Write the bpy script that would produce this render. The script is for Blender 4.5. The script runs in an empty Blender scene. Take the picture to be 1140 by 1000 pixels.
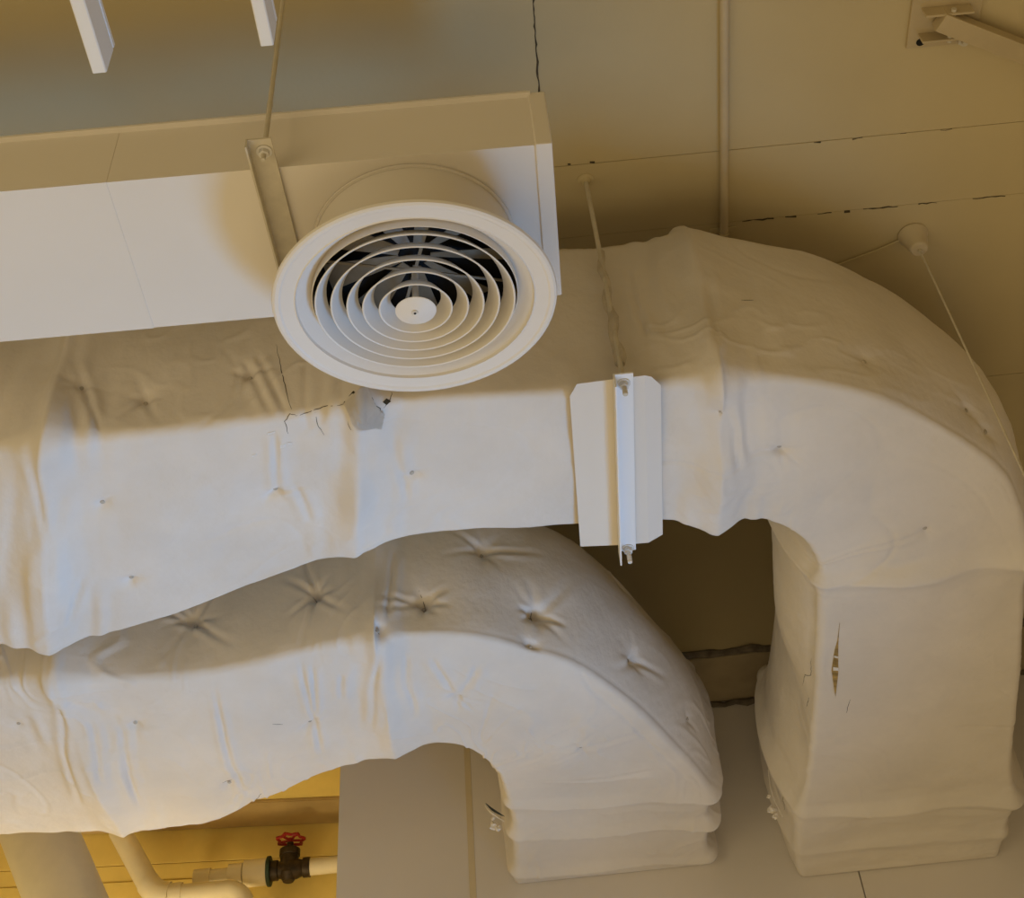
import bpy, bmesh, math, random
import numpy as np
from mathutils import Vector, Matrix
C = bpy.context.scene.collection
rng = np.random.RandomState(7)
random.seed(7)
PI = math.pi

# ------------------------------------------------------------------ camera
# origin = the photographer's eye, +z up, +y towards the back wall
F_PX, PITCH, ROLL, YAW, PY = 1494.4, .916, -.114, .022, 145.0
fw = Vector((math.sin(YAW)*math.cos(PITCH), math.cos(YAW)*math.cos(PITCH), math.sin(PITCH)))
rt = Vector((math.cos(YAW), -math.sin(YAW), 0)); up = rt.cross(fw)
cr = math.cos(ROLL)*rt + math.sin(ROLL)*up
cu = -math.sin(ROLL)*rt + math.cos(ROLL)*up
cam = bpy.data.cameras.new('camera')
cam.sensor_fit = 'HORIZONTAL'; cam.sensor_width = 36
cam.lens = 36*F_PX/1140; cam.shift_y = -(500-PY)/1140
cam.clip_start = .02
co = bpy.data.objects.new('camera', cam); C.objects.link(co)
M = Matrix((cr, cu, -fw)).transposed().to_4x4(); co.matrix_world = M
bpy.context.scene.camera = co

# ------------------------------------------------------------------ light
w = bpy.data.worlds.new('world'); bpy.context.scene.world = w; w.use_nodes = True
w.node_tree.nodes['Background'].inputs[0].default_value = (1.0, .77, .37, 1)
w.node_tree.nodes['Background'].inputs[1].default_value = .20
def area(name, loc, target, size, power, col):
    l = bpy.data.lights.new(name, 'AREA'); l.shape = 'RECTANGLE'; l.size, l.size_y = size
    l.energy = power; l.color = col
    o = bpy.data.objects.new(name, l); C.objects.link(o); o.location = loc
    o.rotation_euler = (Vector(target)-Vector(loc)).to_track_quat('-Z', 'Y').to_euler()
    return o
area('warm_floor_bounce', (-.9, 1.6, -1.6), (-.9, 1.6, 2), (3.8, 2.6), 33, (1.0, .78, .47))
area('room_light_left', (-4.2, -1.6, -.7), (.2, 2.4, 2.1), (3.0, 3.0), 53, (1.0, .78, .44))
area('daylight_window', (1.65, 3.4, -1.0), (-1.30, 2.5, 2.0), (1.4, 1.4), 26, (.16, .48, 1.0)).data.spread = math.radians(74)
area('recess_fill', (-1.5, 4.5, 1.0), (-1.4, 5.2, 2.4), (.4, .4), 10, (1.0, .78, .42))  # added fill light with no known source, brightens the yellow wall
vs = bpy.context.scene.view_settings
vs.view_transform = 'Standard'; vs.look = 'None'; vs.gamma = 1; vs.use_curve_mapping = False
vs.exposure = 0.1

# ------------------------------------------------------------------ materials
def mat(name, col, rough=.6, var=.06, vscale=6, bump=.0, bscale=60, metal=0, col2=None, spec=.3, stretch=None):
    m = bpy.data.materials.new(name); m.use_nodes = True
    nt = m.node_tree; N = nt.nodes; L = nt.links
    b = N['Principled BSDF']; b.inputs['Roughness'].default_value = rough; b.inputs['Metallic'].default_value = metal
    b.inputs['Specular IOR Level'].default_value = spec
    tc = N.new('ShaderNodeTexCoord'); src = tc.outputs['Object']
    if stretch:
        mp = N.new('ShaderNodeMapping'); mp.inputs['Scale'].default_value = stretch; L.new(src, mp.inputs['Vector']); src = mp.outputs['Vector']
    n = N.new('ShaderNodeTexNoise'); n.inputs['Scale'].default_value = vscale; n.inputs['Detail'].default_value = 6
    n.inputs['Roughness'].default_value = .6; L.new(src, n.inputs['Vector'])
    r = N.new('ShaderNodeValToRGB'); r.color_ramp.elements[0].position = .35; r.color_ramp.elements[1].position = .65
    c2 = col2 or tuple(c*(1-var*2) for c in col)
    r.color_ramp.elements[0].color = (*c2, 1); r.color_ramp.elements[1].color = (*col, 1)
    L.new(n.outputs['Fac'], r.inputs['Fac']); L.new(r.outputs['Color'], b.inputs['Base Color'])
    if bump:
        n2 = N.new('ShaderNodeTexNoise'); n2.inputs['Scale'].default_value = bscale; n2.inputs['Detail'].default_value = 5
        L.new(src, n2.inputs['Vector'])
        bp = N.new('ShaderNodeBump'); bp.inputs['Strength'].default_value = bump; bp.inputs['Distance'].default_value = .004
        L.new(n2.outputs['Fac'], bp.inputs['Height']); L.new(bp.outputs['Normal'], b.inputs['Normal'])
    return m
M_wrap = mat('painted_canvas_wrap', (.78, .72, .645), .62, .045, 3.5, .45, 42)
M_metal = mat('painted_sheet_metal', (.80, .745, .67), .5, .02, 2.0, .04, 30)
M_diff = mat('diffuser_white', (.82, .775, .715), .45, .02, 5)
M_white = mat('bright_white_enamel', (.88, .87, .86), .4, .01)
M_rod = mat('painted_rod', (.66, .60, .48), .5, .08, 20)
M_ceil = mat('ceiling_paint', (.60, .50, .295), .75, .05, 1.3, .10, 90)
M_seam = mat('ceiling_joint', (.10, .08, .05), .9, .2, 12)
M_bulk = mat('bulkhead_paint', (.72, .67, .62), .6, .03, 1.2, .08, 40)
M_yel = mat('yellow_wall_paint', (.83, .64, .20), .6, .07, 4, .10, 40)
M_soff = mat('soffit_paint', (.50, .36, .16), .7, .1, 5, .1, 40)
M_pipe = mat('pipe_paint', (.78, .70, .52), .5, .04, 8)
M_dark = mat('hole_shade', (.012, .011, .011), .8, .1, 20)  # near-black standing in for the shade inside openings
M_blade = mat('damper_steel', (.30, .26, .20), .45, .1, 25)
M_nut = mat('painted_nut', (.74, .71, .66), .4, .05, 40)
M_iron = mat('dark_bronze_iron', (.055, .036, .018), .45, .3, 40, metal=.3)
M_green = mat('dark_green_iron', (.03, .06, .04), .5, .2, 40)
M_red = mat('red_enamel', (.32, .018, .015), .4, .15, 40)
M_foil = mat('gold_foil', (.62, .44, .16), .35, .25, 60, .4, 90, metal=.55)
M_flap = mat('torn_paper', (.80, .745, .67), .7, .06, 20, .3, 60)
M_fgreen = mat('torn_dark_backing', (.03, .05, .045), .6, .2, 30)
M_dirty = mat('caulk_line', (.23, .19, .14), .9, .25, 25, .3, 60)
M_silver = mat('silver_foil', (.9, .9, .9), .3, .02, 60, metal=.3)

# ------------------------------------------------------------------ helpers
OFF = {}
def thing(name, label, cat, loc=(0, 0, 0), group=None):
    o = bpy.data.objects.new(name, None); C.objects.link(o); o.location = loc; o.empty_display_size = .05
    o['label'] = label; o['category'] = cat
    if group: o['group'] = group
    OFF[o.name] = Vector(loc); return o
def link(name, me, m, parent=None, kind=None, label=None, smooth=True):
    o = bpy.data.objects.new(name, me); C.objects.link(o)
    if m: me.materials.append(m)
    off = Vector((0, 0, 0))
    if parent:
        off = OFF.get(parent.name, off); o.parent = parent
    OFF[o.name] = off
    if off.length: me.transform(Matrix.Translation(-off))
    if kind: o['kind'] = kind
    if label: o['label'] = label
    return o
def obj(name, bm, m, parent=None, kind=None, label=None, smooth=20):
    me = bpy.data.meshes.new(name)
    bmesh.ops.recalc_face_normals(bm, faces=bm.faces[:])
    if smooth:
        for f in bm.faces: f.smooth = True
        for e in bm.edges:
            if len(e.link_faces) == 2 and e.calc_face_angle(0) > math.radians(smooth): e.smooth = False
    bm.to_mesh(me); bm.free()
    return link(name, me, m, parent, kind, label)
def B(): return bmesh.new()
def box(bm, lo, hi, bev=0, rot=None, at=None):
    c = [(a+b)/2 for a, b in zip(lo, hi)]; s = [abs(b-a) for a, b in zip(lo, hi)]
    r = bmesh.ops.create_cube(bm, size=1); vs_ = r['verts']
    bmesh.ops.scale(bm, vec=s, verts=vs_)
    bmesh.ops.translate(bm, vec=c, verts=vs_)
    if bev:
        es = list({e for v in vs_ for e in v.link_edges})
        q = bmesh.ops.bevel(bm, geom=es, offset=bev, segments=2, affect='EDGES', profile=.5)
        vs_ = list({v for f in q['faces'] for v in f.verts} | {v for v in vs_ if v.is_valid})
    if rot: bmesh.ops.rotate(bm, cent=at or c, matrix=rot, verts=vs_)
    return bm
def prism(bm, poly, z0, z1, fn=None):
    """extrude a plan polygon between two heights; fn maps (x,y,z)"""
    fn = fn or (lambda x, y, z: (x, y, z))
    a = [bm.verts.new(fn(x, y, z0)) for x, y in poly]; b = [bm.verts.new(fn(x, y, z1)) for x, y in poly]
    n = len(poly); bm.faces.new(a); bm.faces.new(b[::-1])
    for i in range(n): bm.faces.new((a[i], b[i], b[(i+1) % n], a[(i+1) % n]))
    return bm
def tube(bm, pts, r, seg=20, cap=True):
    pts = [Vector(p) for p in pts]; rs = r if hasattr(r, '__len__') else [r]*len(pts)
    rings = []; prev = None
    for i, p in enumerate(pts):
        d = (pts[min(i+1, len(pts)-1)]-pts[max(i-1, 0)]).normalized()
        if prev is None:
            a = d.cross(Vector((0, 0, 1)));
            if a.length < 1e-3: a = d.cross(Vector((1, 0, 0)))
            a.normalize()
        else: a = (prev-d*prev.dot(d)).normalized()
        prev = a; b = d.cross(a)
        rings.append([bm.verts.new(p+rs[i]*(a*math.cos(t)+b*math.sin(t))) for t in [2*PI*k/seg for k in range(seg)]])
    for i in range(len(rings)-1):
        for k in range(seg): bm.faces.new((rings[i][k], rings[i][(k+1) % seg], rings[i+1][(k+1) % seg], rings[i+1][k]))
    if cap: bm.faces.new(rings[0][::-1]); bm.faces.new(rings[-1])
    return bm
def lathe(bm, prof, seg, fn, closed=True):
    """revolve (r,z) profile; fn maps local (x,y,z) to the world"""
    rings = []
    for r, z in prof:
        rings.append([bm.verts.new(fn(r*math.cos(2*PI*k/seg), r*math.sin(2*PI*k/seg), z)) for k in range(seg)] if r > 1e-6 else [bm.verts.new(fn(0, 0, z))])
    pairs = list(zip(rings, rings[1:])) + ([(rings[-1], rings[0])] if closed else [])
    for A, D in pairs:
        for k in range(seg):
            q = [A[k % len(A)], A[(k+1) % seg % len(A)], D[(k+1) % seg % len(D)], D[k % len(D)]]
            u = []
            for v in q:
                if v not in u: u.append(v)
            if len(u) > 2: bm.faces.new(u)
    return bm
def hexnut(bm, c, r, h, axis=(0, 0, 1)):
    c = Vector(c); d = Vector(axis).normalized()
    return tube(bm, [c-d*h/2, c+d*h/2], r, 6)
def arc(c, r, a0, a1, n, plane='xz'):
    out = []
    for i in range(n+1):
        t = a0+(a1-a0)*i/n
        out.append((c[0]+r*math.cos(t), c[1], c[2]+r*math.sin(t)) if plane == 'xz' else (c[0]+r*math.cos(t), c[1]+r*math.sin(t), c[2]))
    return out

ZC = 2.535      # ceiling
YW = 4.583      # bulkhead face
# ------------------------------------------------------------------ setting
# flat ceiling of painted boards with a deep bay added to darken the elbow gap
BX0, BX1, BY0, BY1, BH = -.25, 1.10, 3.0, 4.29, .75
bm = B(); zt_ = ZC+.10
box(bm, (-4.5, -1.5, ZC+.012), (4.5, BY0, zt_)); box(bm, (-4.5, BY1, ZC+.012), (4.5, 5.6, zt_))
box(bm, (-4.5, BY0, ZC+.012), (BX0, BY1, zt_)); box(bm, (BX1, BY0, ZC+.012), (4.5, BY1, zt_))
box(bm, (BX0-.05, BY0-.05, ZC+BH+.012), (BX1+.05, BY1+.05, ZC+BH+.06))
ceil = obj('ceiling', bm, M_seam, kind='structure')
g = .0006
cells = []
ys = [-1.5, .55, 1.10, 2.072, 2.308, BY0]; xs = [-4.5, -2.3, .114, 2.4, 4.5]
for y0, y1 in zip(ys, ys[1:]):
    for x0, x1 in zip(xs, xs[1:]): cells.append((x0, x1, y0, y1))
for x0, x1 in ((-4.5, -2.3), (-2.3, BX0), (BX1, 2.4), (2.4, 4.5)): cells.append((x0, x1, BY0, BY1))
for x0, x1 in ((-.75, BX1), (BX1, 2.4), (2.4, 4.5)): cells.append((x0, x1, BY1, YW))
cells.append((-4.5, -.75, BY1, YW))
for x0, x1, y0, y1 in cells:
    bm = B(); dz = rng.uniform(0, .0012)
    box(bm, (x0+g, y0+g, ZC+dz), (x1-g, y1-g, ZC+.013), .0008)
    obj('ceiling_panel', bm, M_ceil, ceil)
for lo, hi in (((BX0, BY0, ZC), (BX0+.013, BY1, ZC+BH)), ((BX1-.013, BY0, ZC), (BX1, BY1, ZC+BH)),
               ((BX0, BY0, ZC), (BX1, BY0+.013, ZC+BH)), ((BX0, BY1-.013, ZC), (BX1, BY1, ZC+BH)), ((BX0, BY0, ZC+BH), (BX1, BY1, ZC+BH+.012))):
    bm = B(); box(bm, lo, hi); obj('ceiling_panel', bm, M_ceil, ceil)  # lining of the added bay
def ceil_crack(pts, r):
    bm = B(); out = []
    for p, q in zip(pts, pts[1:]):
        n_ = max(2, int(math.hypot(q[0]-p[0], q[1]-p[1])/.012))
        out += [(p[0]+(q[0]-p[0])*k/n_+random.uniform(-.002, .002), p[1]+(q[1]-p[1])*k/n_+random.uniform(-.002, .002), ZC+.0004) for k in range(n_)]
    tube(bm, out, [r*random.uniform(.3, 1.2) for _ in out], 6); obj('crack', bm, M_seam, ceil, label='dark crack in the ceiling paint')
ceil_crack([(.115, 1.45), (.1155, 1.60), (.1135, 1.72), (.113, 1.86)], .0022)
ceil_crack([(.172, 2.068), (.186, 2.069)], .003); ceil_crack([(.226, 2.069), (.248, 2.070)], .003)
for x0, x1, r_ in ((.775, .81, .0022), (.87, .91, .0026), (.99, 1.02, .0015), (1.09, 1.13, .0015)): ceil_crack([(x0, 2.074), (x1, 2.074)], r_)
for x0, x1, r_ in ((.61, .70, .002), (.72, .76, .003), (.80, .85, .0025), (.87, .90, .003), (.92, 1.02, .0018), (1.06, 1.12, .002), (1.2, 1.3, .0015)): ceil_crack([(x0, 2.309), (x1, 2.310)], r_)
bm = B(); box(bm, (-4.5, YW, ZC), (-.76, 5.6, ZC+.013)); obj('ceiling_panel', bm, M_yel, ceil, label='yellow painted ceiling panel above the recess')

bm = B(); box(bm, (-.751, YW+.012, -1.6), (4.5, 5.3, ZC+.01))
wb = obj('wall_back', bm, M_bulk, kind='structure')
for x0, x1 in ((-.751, -.306), (-.304, .935), (.938, 2.2), (2.203, 4.5)):
    bm = B(); box(bm, (x0+.0008, YW, -1.6), (x1-.0008, YW+.013, ZC), .001)
    obj('wall_panel', bm, M_bulk, wb)
bm = B(); box(bm, (-.315, YW-.0018, -1.6), (-.294, YW+.001, ZC-.002), .0006)
obj('joint_tape', bm, mat('yellowed_tape', (.66, .56, .38), .6, .05), wb, label='yellowed tape strip over the panel joint')
# painted timber along the ceiling-to-bulkhead corner, with a rough filler bead
bm = B(); box(bm, (-.75, 4.29, ZC-.022), (4.5, YW, ZC+.002), .004)
tr = obj('trim_1', bm, mat('trim_paint', (.46, .37, .23), .7, .08, 8, .2, 40), kind='structure')
bm = B(); pts = [(-.74+.05*k, 4.283+.008*math.sin(k*1.7)+rng.uniform(-.004, .004), ZC-.008+rng.uniform(-.006, .004)) for k in range(90)]
tube(bm, pts, [.010+.006*rng.rand() for _ in pts], 8); obj('filler_bead', bm, M_dirty, tr)
bm = B(); pts = [(-.74+.04*k, YW-.006, ZC-.03+rng.uniform(-.006, .006)) for k in range(110)]
tube(bm, pts, [.007+.006*rng.rand() for _ in pts], 8); obj('filler_bead', bm, M_dirty, tr)

bm = B(); box(bm, (1.80, -1.5, -1.6), (1.95, 5.3, ZC+.01)); obj('unseen_wall_right', bm, M_bulk, kind='structure')  # unseen wall, added to block light from the right
# far wall of the recess, beyond the bulkhead corner (turned seven degrees)
RW = Matrix.Rotation(math.atan(.12), 3, 'Z'); PV = Vector((-.75, 5.205, 0))
def rw(x, y, z):
    p = RW @ Vector((x, y, 0)); return (PV.x+p.x, PV.y+p.y, z)
def rbox(bm, x0, x1, y0, y1, z0, z1): return prism(bm, [(x0, y0), (x1, y0), (x1, y1), (x0, y1)], z0, z1, rw)
bm = B(); rbox(bm, -4.2, .05, .016, .1, -1.6, ZC)
wl = obj('wall_left', bm, M_seam, kind='structure')
zb = [-1.6, -.4, .8, 1.5, 2.0, 2.345, 2.405, ZC]
for a, b in zip(zb, zb[1:]):
    bm = B(); y = rng.uniform(0, .004); rbox(bm, -4.2, .04, y, .017, a+.0012, b-.0012)
    bmesh.ops.bevel(bm, geom=bm.edges[:], offset=.0012, segments=1, affect='EDGES')
    obj('plank', bm, M_yel, wl)
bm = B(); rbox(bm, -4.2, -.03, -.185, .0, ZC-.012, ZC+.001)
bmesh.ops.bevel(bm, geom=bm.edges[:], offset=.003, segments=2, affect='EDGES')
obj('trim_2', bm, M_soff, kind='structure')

# ------------------------------------------------------------------ wrapped ducts
# --BEGIN DUCT--
def spline(P, n):
    P = np.asarray(P, float); K = len(P)
    d = np.r_[0, np.cumsum(np.linalg.norm(np.diff(P[:, :4], axis=0), axis=1)**.5 + 1e-6)]
    # monotone-ish cubic Hermite through the stations
    T = np.zeros_like(P)
    sl = np.diff(P, axis=0)/np.diff(d)[:, None]
    T[1:-1] = (sl[:-1]*np.diff(d)[1:, None]+sl[1:]*np.diff(d)[:-1, None])/(d[2:]-d[:-2])[:, None]
    T[0] = sl[0]; T[-1] = sl[-1]
    u = np.linspace(0, d[-1], n); i = np.clip(np.searchsorted(d, u, side='right')-1, 0, K-2)
    h = (d[i+1]-d[i])[:, None]; t = ((u-d[i])[:, None])/h
    h00 = 2*t**3-3*t**2+1; h10 = t**3-2*t**2+t; h01 = -2*t**3+3*t**2; h11 = t**3-t**2
    return h00*P[i]+h10*h*T[i]+h01*P[i+1]+h11*h*T[i+1], np.interp(d, u, np.arange(n))
def vnoise(x, y, seed):
    r = np.random.RandomState(seed); G = r.rand(256, 256)*2-1
    xi = np.floor(x).astype(int); yi = np.floor(y).astype(int); fx = x-xi; fy = y-yi
    fx = fx*fx*(3-2*fx); fy = fy*fy*(3-2*fy)
    g = lambda a, b: G[a % 256, b % 256]
    return (g(xi, yi)*(1-fx)+g(xi+1, yi)*fx)*(1-fy)+(g(xi, yi+1)*(1-fx)+g(xi+1, yi+1)*fx)*fy
def resample(S, n):
    """spread n samples evenly by the mean arc length"""
    mid = (S[:, 0:2]+S[:, 2:4])/2; L = np.r_[0, np.cumsum(np.linalg.norm(np.diff(mid, axis=0), axis=1))]
    u = np.linspace(0, L[-1], n)
    return np.stack([np.interp(u, L, S[:, k]) for k in range(S.shape[1])], 1), u, L
def duct_base(st, zb, zt, ridges, n_s, rc=.022, bulge=None):
    """st rows: near x,y, far x,y, side bulge, bottom bulge.  ridges: (station index, amplitude, half width)"""
    S, pos = spline(st, 5000)
    S2, u, L = resample(S, n_s)
    sp = np.interp(pos, np.arange(len(L)), L)
    h = zt-zb
    ridge = np.zeros(n_s)
    for k, amp, wd in ridges:
        d = np.abs(u-sp[k])/wd
        ridge += amp*(.62*np.exp(-(d*1.75)**2)+.38*np.exp(-3.4*d))
    # perimeter parameter: near side (down), bottom, far side (up), top
    nn, nb, nf, ntp = 90, 100, 24, 24
    P = np.zeros((n_s, 0, 3)); Tt = []
    N2 = S2[:, 0:2]; F2 = S2[:, 2:4]; W = np.linalg.norm(F2-N2, axis=1); ax = (F2-N2)/W[:, None]
    prof = []
    def corner(cx, cz, a0, k=7): return [(cx, cz, a0+PI/2*i/(k-1)) for i in range(k)]
    pts = []   # (side flag, fraction) evaluated per station
    Wm = W.mean()
    tcoord = 0; cols = []
    def add(a_fn, z_fn, nrm, t): cols.append((a_fn, z_fn, nrm, t))
    for i in range(nn):
        v = i/(nn-1); z = zt-rc-(h-2*rc)*v
        add(lambda W, v=v: -S2[:, 4]*np.sin(PI*v)**.8, z, (-1., 0.), (h-2*rc)*v)
    t0 = h-2*rc
    for i in range(1, 7):
        a = PI+PI/2*i/7
        add(lambda W, a=a: rc+rc*math.cos(a), zb+rc+rc*math.sin(a), (math.cos(a), math.sin(a)), t0+rc*PI/2*i/7)
    t0 += rc*PI/2
    for i in range(nb):
        v = i/(nb-1)
        add(lambda W, v=v: rc+(W-2*rc)*v, ('b', v), (0., -1.), t0+(Wm-2*rc)*v)
    t0 += Wm-2*rc
    for i in range(1, 7):
        a = 1.5*PI+PI/2*i/7
        add(lambda W, a=a: W-rc+rc*math.cos(a), zb+rc+rc*math.sin(a), (math.cos(a), math.sin(a)), t0+rc*PI/2*i/7)
    t0 += rc*PI/2
    for i in range(nf):
        v = i/(nf-1)
        add(lambda W, v=v: W+S2[:, 4]*np.sin(PI*v)**.8*S2[:, 6], zb+rc+(h-2*rc)*v, (1., 0.), t0+(h-2*rc)*v)
    t0 += h-2*rc
    for i in range(1, 5):
        a = PI/2*i/5
        add(lambda W, a=a: W-rc+rc*math.cos(a), zt-rc+rc*math.sin(a), (math.cos(a), math.sin(a)), t0+rc*PI/2*i/5)
    t0 += rc*PI/2
    for i in range(ntp):
        v = i/(ntp-1)
        add(lambda W, v=v: W-rc-(W-2*rc)*v, zt, (0., 1.), t0+(Wm-2*rc)*v)
    t0 += Wm-2*rc
    for i in range(1, 5):
        a = PI/2+PI/2*i/5
        add(lambda W, a=a: rc+rc*math.cos(a), zt-rc+rc*math.sin(a), (math.cos(a), math.sin(a)), t0+rc*PI/2*i/5)
    nt = len(cols); V = np.zeros((n_s, nt, 3)); T = np.zeros(nt); NB = np.zeros((n_s, nt, 3))
    for j, (af, zf, nr, t) in enumerate(cols):
        a = af(W); z = (zb-S2[:, 5]*np.sin(PI*zf[1])) if isinstance(zf, tuple) else np.full(n_s, zf)
        ra = ridge*(1+.35*math.sin(j*.09)); a = a+nr[0]*ra; z = z+nr[1]*ra
        V[:, j, :2] = N2+ax*a[:, None]; V[:, j, 2] = z; T[j] = t
    return V, u, T, ridge, nn+nb+12
def grid_normals(V):
    ds = np.gradient(V, axis=0); dt = np.roll(V, -1, 1)-np.roll(V, 1, 1)
    n = np.cross(ds, dt); n /= np.linalg.norm(n, axis=2, keepdims=True)+1e-9
    return n
# stations: near x, near y, far x, far y, side bulge, bottom bulge, far-side share of the bulge
ST1 = [(-4.4, 2.16, -4.6, 2.94, .01, .004, 1), (-1.6, 2.16, -1.85, 2.90, .014, .006, 1), (-1.25, 2.158, -1.46, 2.865, .012, .005, 1),
       (-1.0, 2.157, -1.19, 2.89, .006, .002, 1), (-.716, 2.158, -.89, 2.835, .014, .008, 1), (-.52, 2.153, -.64, 2.733, .012, .006, 1),
       (-.41, 2.145, -.49, 2.662, .008, .003, 1), (-.335, 2.142, -.41, 2.642, .004, .0, 1), (-.25, 2.140, -.325, 2.613, .006, .002, 1),
       (.111, 2.163, .098, 2.634, .008, .003, 1), (.297, 2.168, .307, 2.648, .008, .003, 1), (.425, 2.170, .43, 2.684, .008, .002, 1),
       (.51, 2.178, .505, 2.678, .012, .004, 1), (.60, 2.202, .565, 2.70, .016, .006, .6), (.75, 2.268, .607, 2.735, .022, .008, .5),
       (.89, 2.368, .64, 2.78, .03, .009, .5), (1.03, 2.502, .664, 2.83, .045, .009, .5), (1.13, 2.64, .68, 2.88, .055, .008, .9),
       (1.215, 2.93, .690, 2.95, .05, .004, 1.1), (1.243, 3.15, .70, 3.10, .048, .004, 1.25), (1.29, 3.50, .715, 3.45, .04, .006, 1.25),
       (1.325, 3.78, .722, 3.74, .004, .003, 1), (1.345, 4.0, .722, 3.96, .035, .0, 1), (1.385, 4.2, .715, 4.14, .042, .0, 1),
       (1.39, 4.42, .722, 4.40, .035, .0, 1), (1.395, 4.579, .742, 4.579, .02, .0, 1)]
RD1 = [(3, .042, .13), (7, .034, .085), (11, .042, .095), (18, .030, .075), (23, .026, .08), (24, .012, .07)]
ST2 = [(-4.4, 3.10, -4.6, 3.9, .01, .004, 1), (-1.8, 3.12, -2.05, 3.9, .014, .006, 1), (-1.5, 3.127, -1.66, 3.925, .014, .004, 1),
       (-1.27, 3.15, -1.29, 3.99, .008, .003, 1), (-.954, 3.19, -1.06, 3.975, .014, .008, 1), (-.711, 3.157, -.80, 3.852, .014, .008, 1),
       (-.54, 3.117, -.60, 3.748, .01, .004, 1), (-.43, 3.108, -.45, 3.703, .006, .0, 1), (-.33, 3.112, -.35, 3.678, .012, .003, 1),
       (-.20, 3.14, -.275, 3.70, .024, .008, .5), (-.08, 3.205, -.228, 3.745, .034, .010, .4), (.078, 3.328, -.198, 3.80, .045, .010, .3),
       (.219, 3.535, -.180, 3.86, .055, .010, .3), (.346, 3.80, -.168, 3.93, .055, .008, .3), (.44, 4.01, -.160, 3.99, .045, .004, .3),
       (.470, 4.125, -.155, 4.055, .03, .0, .4), (.457, 4.225, -.150, 4.15, .02, .0, .4), (.474, 4.31, -.152, 4.245, .02, .0, .5),
       (.458, 4.435, -.158, 4.38, .015, .0, .5), (.476, 4.53, -.165, 4.50, .01, .0, .5), (.482, 4.579, -.170, 4.579, .005, .0, .5)]
RD2 = [(3, .034, .13), (7, .028, .09), (15, .024, .06), (17, .024, .055), (19, .018, .045)]
DUCTS = {1: (ST1, 1.90, 2.35, RD1, 1060), 2: (ST2, 1.97, 2.40, RD2, 960)}
# --END DUCT--
PINS = {1: [], 2: []}; DET = {}; FOLDS = {1: [], 2: []}
#--PINS--
PINS[1] = [(3.605, 0.331, 0.01, 0.09), (3.851, 0.301, 0.01, 0.1), (3.459, 0.287, 0.006, 0.12), (3.535, 0.622, 0.006, 0.06), (3.942, 0.719, 0.009, 0.1), (3.601, 0.897, 0.007, 0.07), (4.268, 0.767, 0.006, 0.06), (5.09, 0.734, 0.009, 0.1), (5.592, 0.723, 0.005, 0.05), (5.229, 0.331, 0.004, 0.05), (5.446, 0.326, 0.006, 0.05), (5.489, 0.353, 0.004, 0.05), (4.94, 0.535, 0.004, 0.06)]
PINS[2] = [(4.459, 0.304, 0.022, 0.13), (4.218, 0.312, 0.02, 0.13), (3.894, 0.254, 0.018, 0.14), (4.702, 0.292, 0.014, 0.1), (3.518, 0.254, 0.014, 0.16), (4.288, 0.789, 0.012, 0.1), (3.869, 0.801, 0.009, 0.12), (4.115, 0.392, 0.01, 0.07), (3.603, 0.955, 0.005, 0.05), (3.675, 1.141, 0.006, 0.06), (3.373, 0.608, 0.007, 0.09), (3.066, 0.585, 0.004, 0.05), (4.76, 0.722, 0.006, 0.08), (4.912, 0.305, 0.005, 0.05), (4.35, 0.148, 0.012, 0.12), (4.445, 0.394, 0.007, 0.05), (4.737, 0.01, 0.01, 0.09)]
DET[(1, 'crack')] = [[(3.923, 0.2327), (3.9513, 0.3373), (3.9803, 0.4221)], [(3.9928, 0.4273), (3.9754, 0.4216), (3.9619, 0.4357), (3.9726, 0.4825)], [(3.9928, 0.4273), (4.0217, 0.4252), (4.0627, 0.4177), (4.1097, 0.4186)], [(4.1097, 0.4186), (4.1198, 0.426)], [(4.1612, 0.4118), (4.1889, 0.4307), (4.1976, 0.4672)], [(4.2133, 0.4002), (4.2115, 0.4172), (4.1967, 0.4338)], [(4.043, 0.4277), (4.0524, 0.4745), (4.0655, 0.5096)], [(6.1755, 1.1089), (6.2663, 1.1089), (6.3012, 1.1315), (6.3849, 1.1491)], [(6.3849, 1.1138), (6.4687, 1.1315)], [(6.3414, 0.9783), (6.4112, 0.9862)], [(5.0277, 0.2167), (5.0539, 0.2141)], [(4.1163, 0.4386), (4.1243, 0.4715)], [(6.9782, 1.1491), (7.0969, 1.1491)]]
DET[(1, 'flap')] = [[(4.1117, 0.419), (4.1553, 0.4093), (4.197, 0.4412), (4.1906, 0.5034), (4.1339, 0.4369)]]
DET[(1, 'hole')] = [[(4.1057, 0.4172), (4.1264, 0.4095), (4.1552, 0.4077), (4.1422, 0.4154), (4.1198, 0.4268)], [(4.1943, 0.4229), (4.2018, 0.417), (4.2117, 0.4232), (4.2022, 0.4294)]]
DET[(1, 'silver')] = [[(3.9523, 0.5136), (3.9663, 0.5141), (3.9666, 0.5242), (3.9526, 0.5235)], [(3.9189, 0.4672), (3.937, 0.4646), (3.9372, 0.471), (3.9191, 0.4735)], [(3.8827, 0.5308), (3.894, 0.5306), (3.8942, 0.5369), (3.883, 0.5371)], [(3.971, 0.5121), (3.9828, 0.5156), (3.983, 0.5258), (3.9712, 0.5223)]]
DET[(1, 'foil')] = [[(5.9669, 1.0262), (6.0472, 1.0308), (6.1144, 1.0399), (6.1913, 1.044), (6.3221, 1.0251), (6.2005, 1.0221), (6.0599, 1.0275)]]
DET[(1, 'glint')] = [[(6.1698, 1.0406), (6.1746, 1.0231), (6.1875, 1.0226), (6.187, 1.0399)], [(6.1145, 1.0384), (6.119, 1.0267), (6.1275, 1.0264), (6.1229, 1.0396)]]
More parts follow.
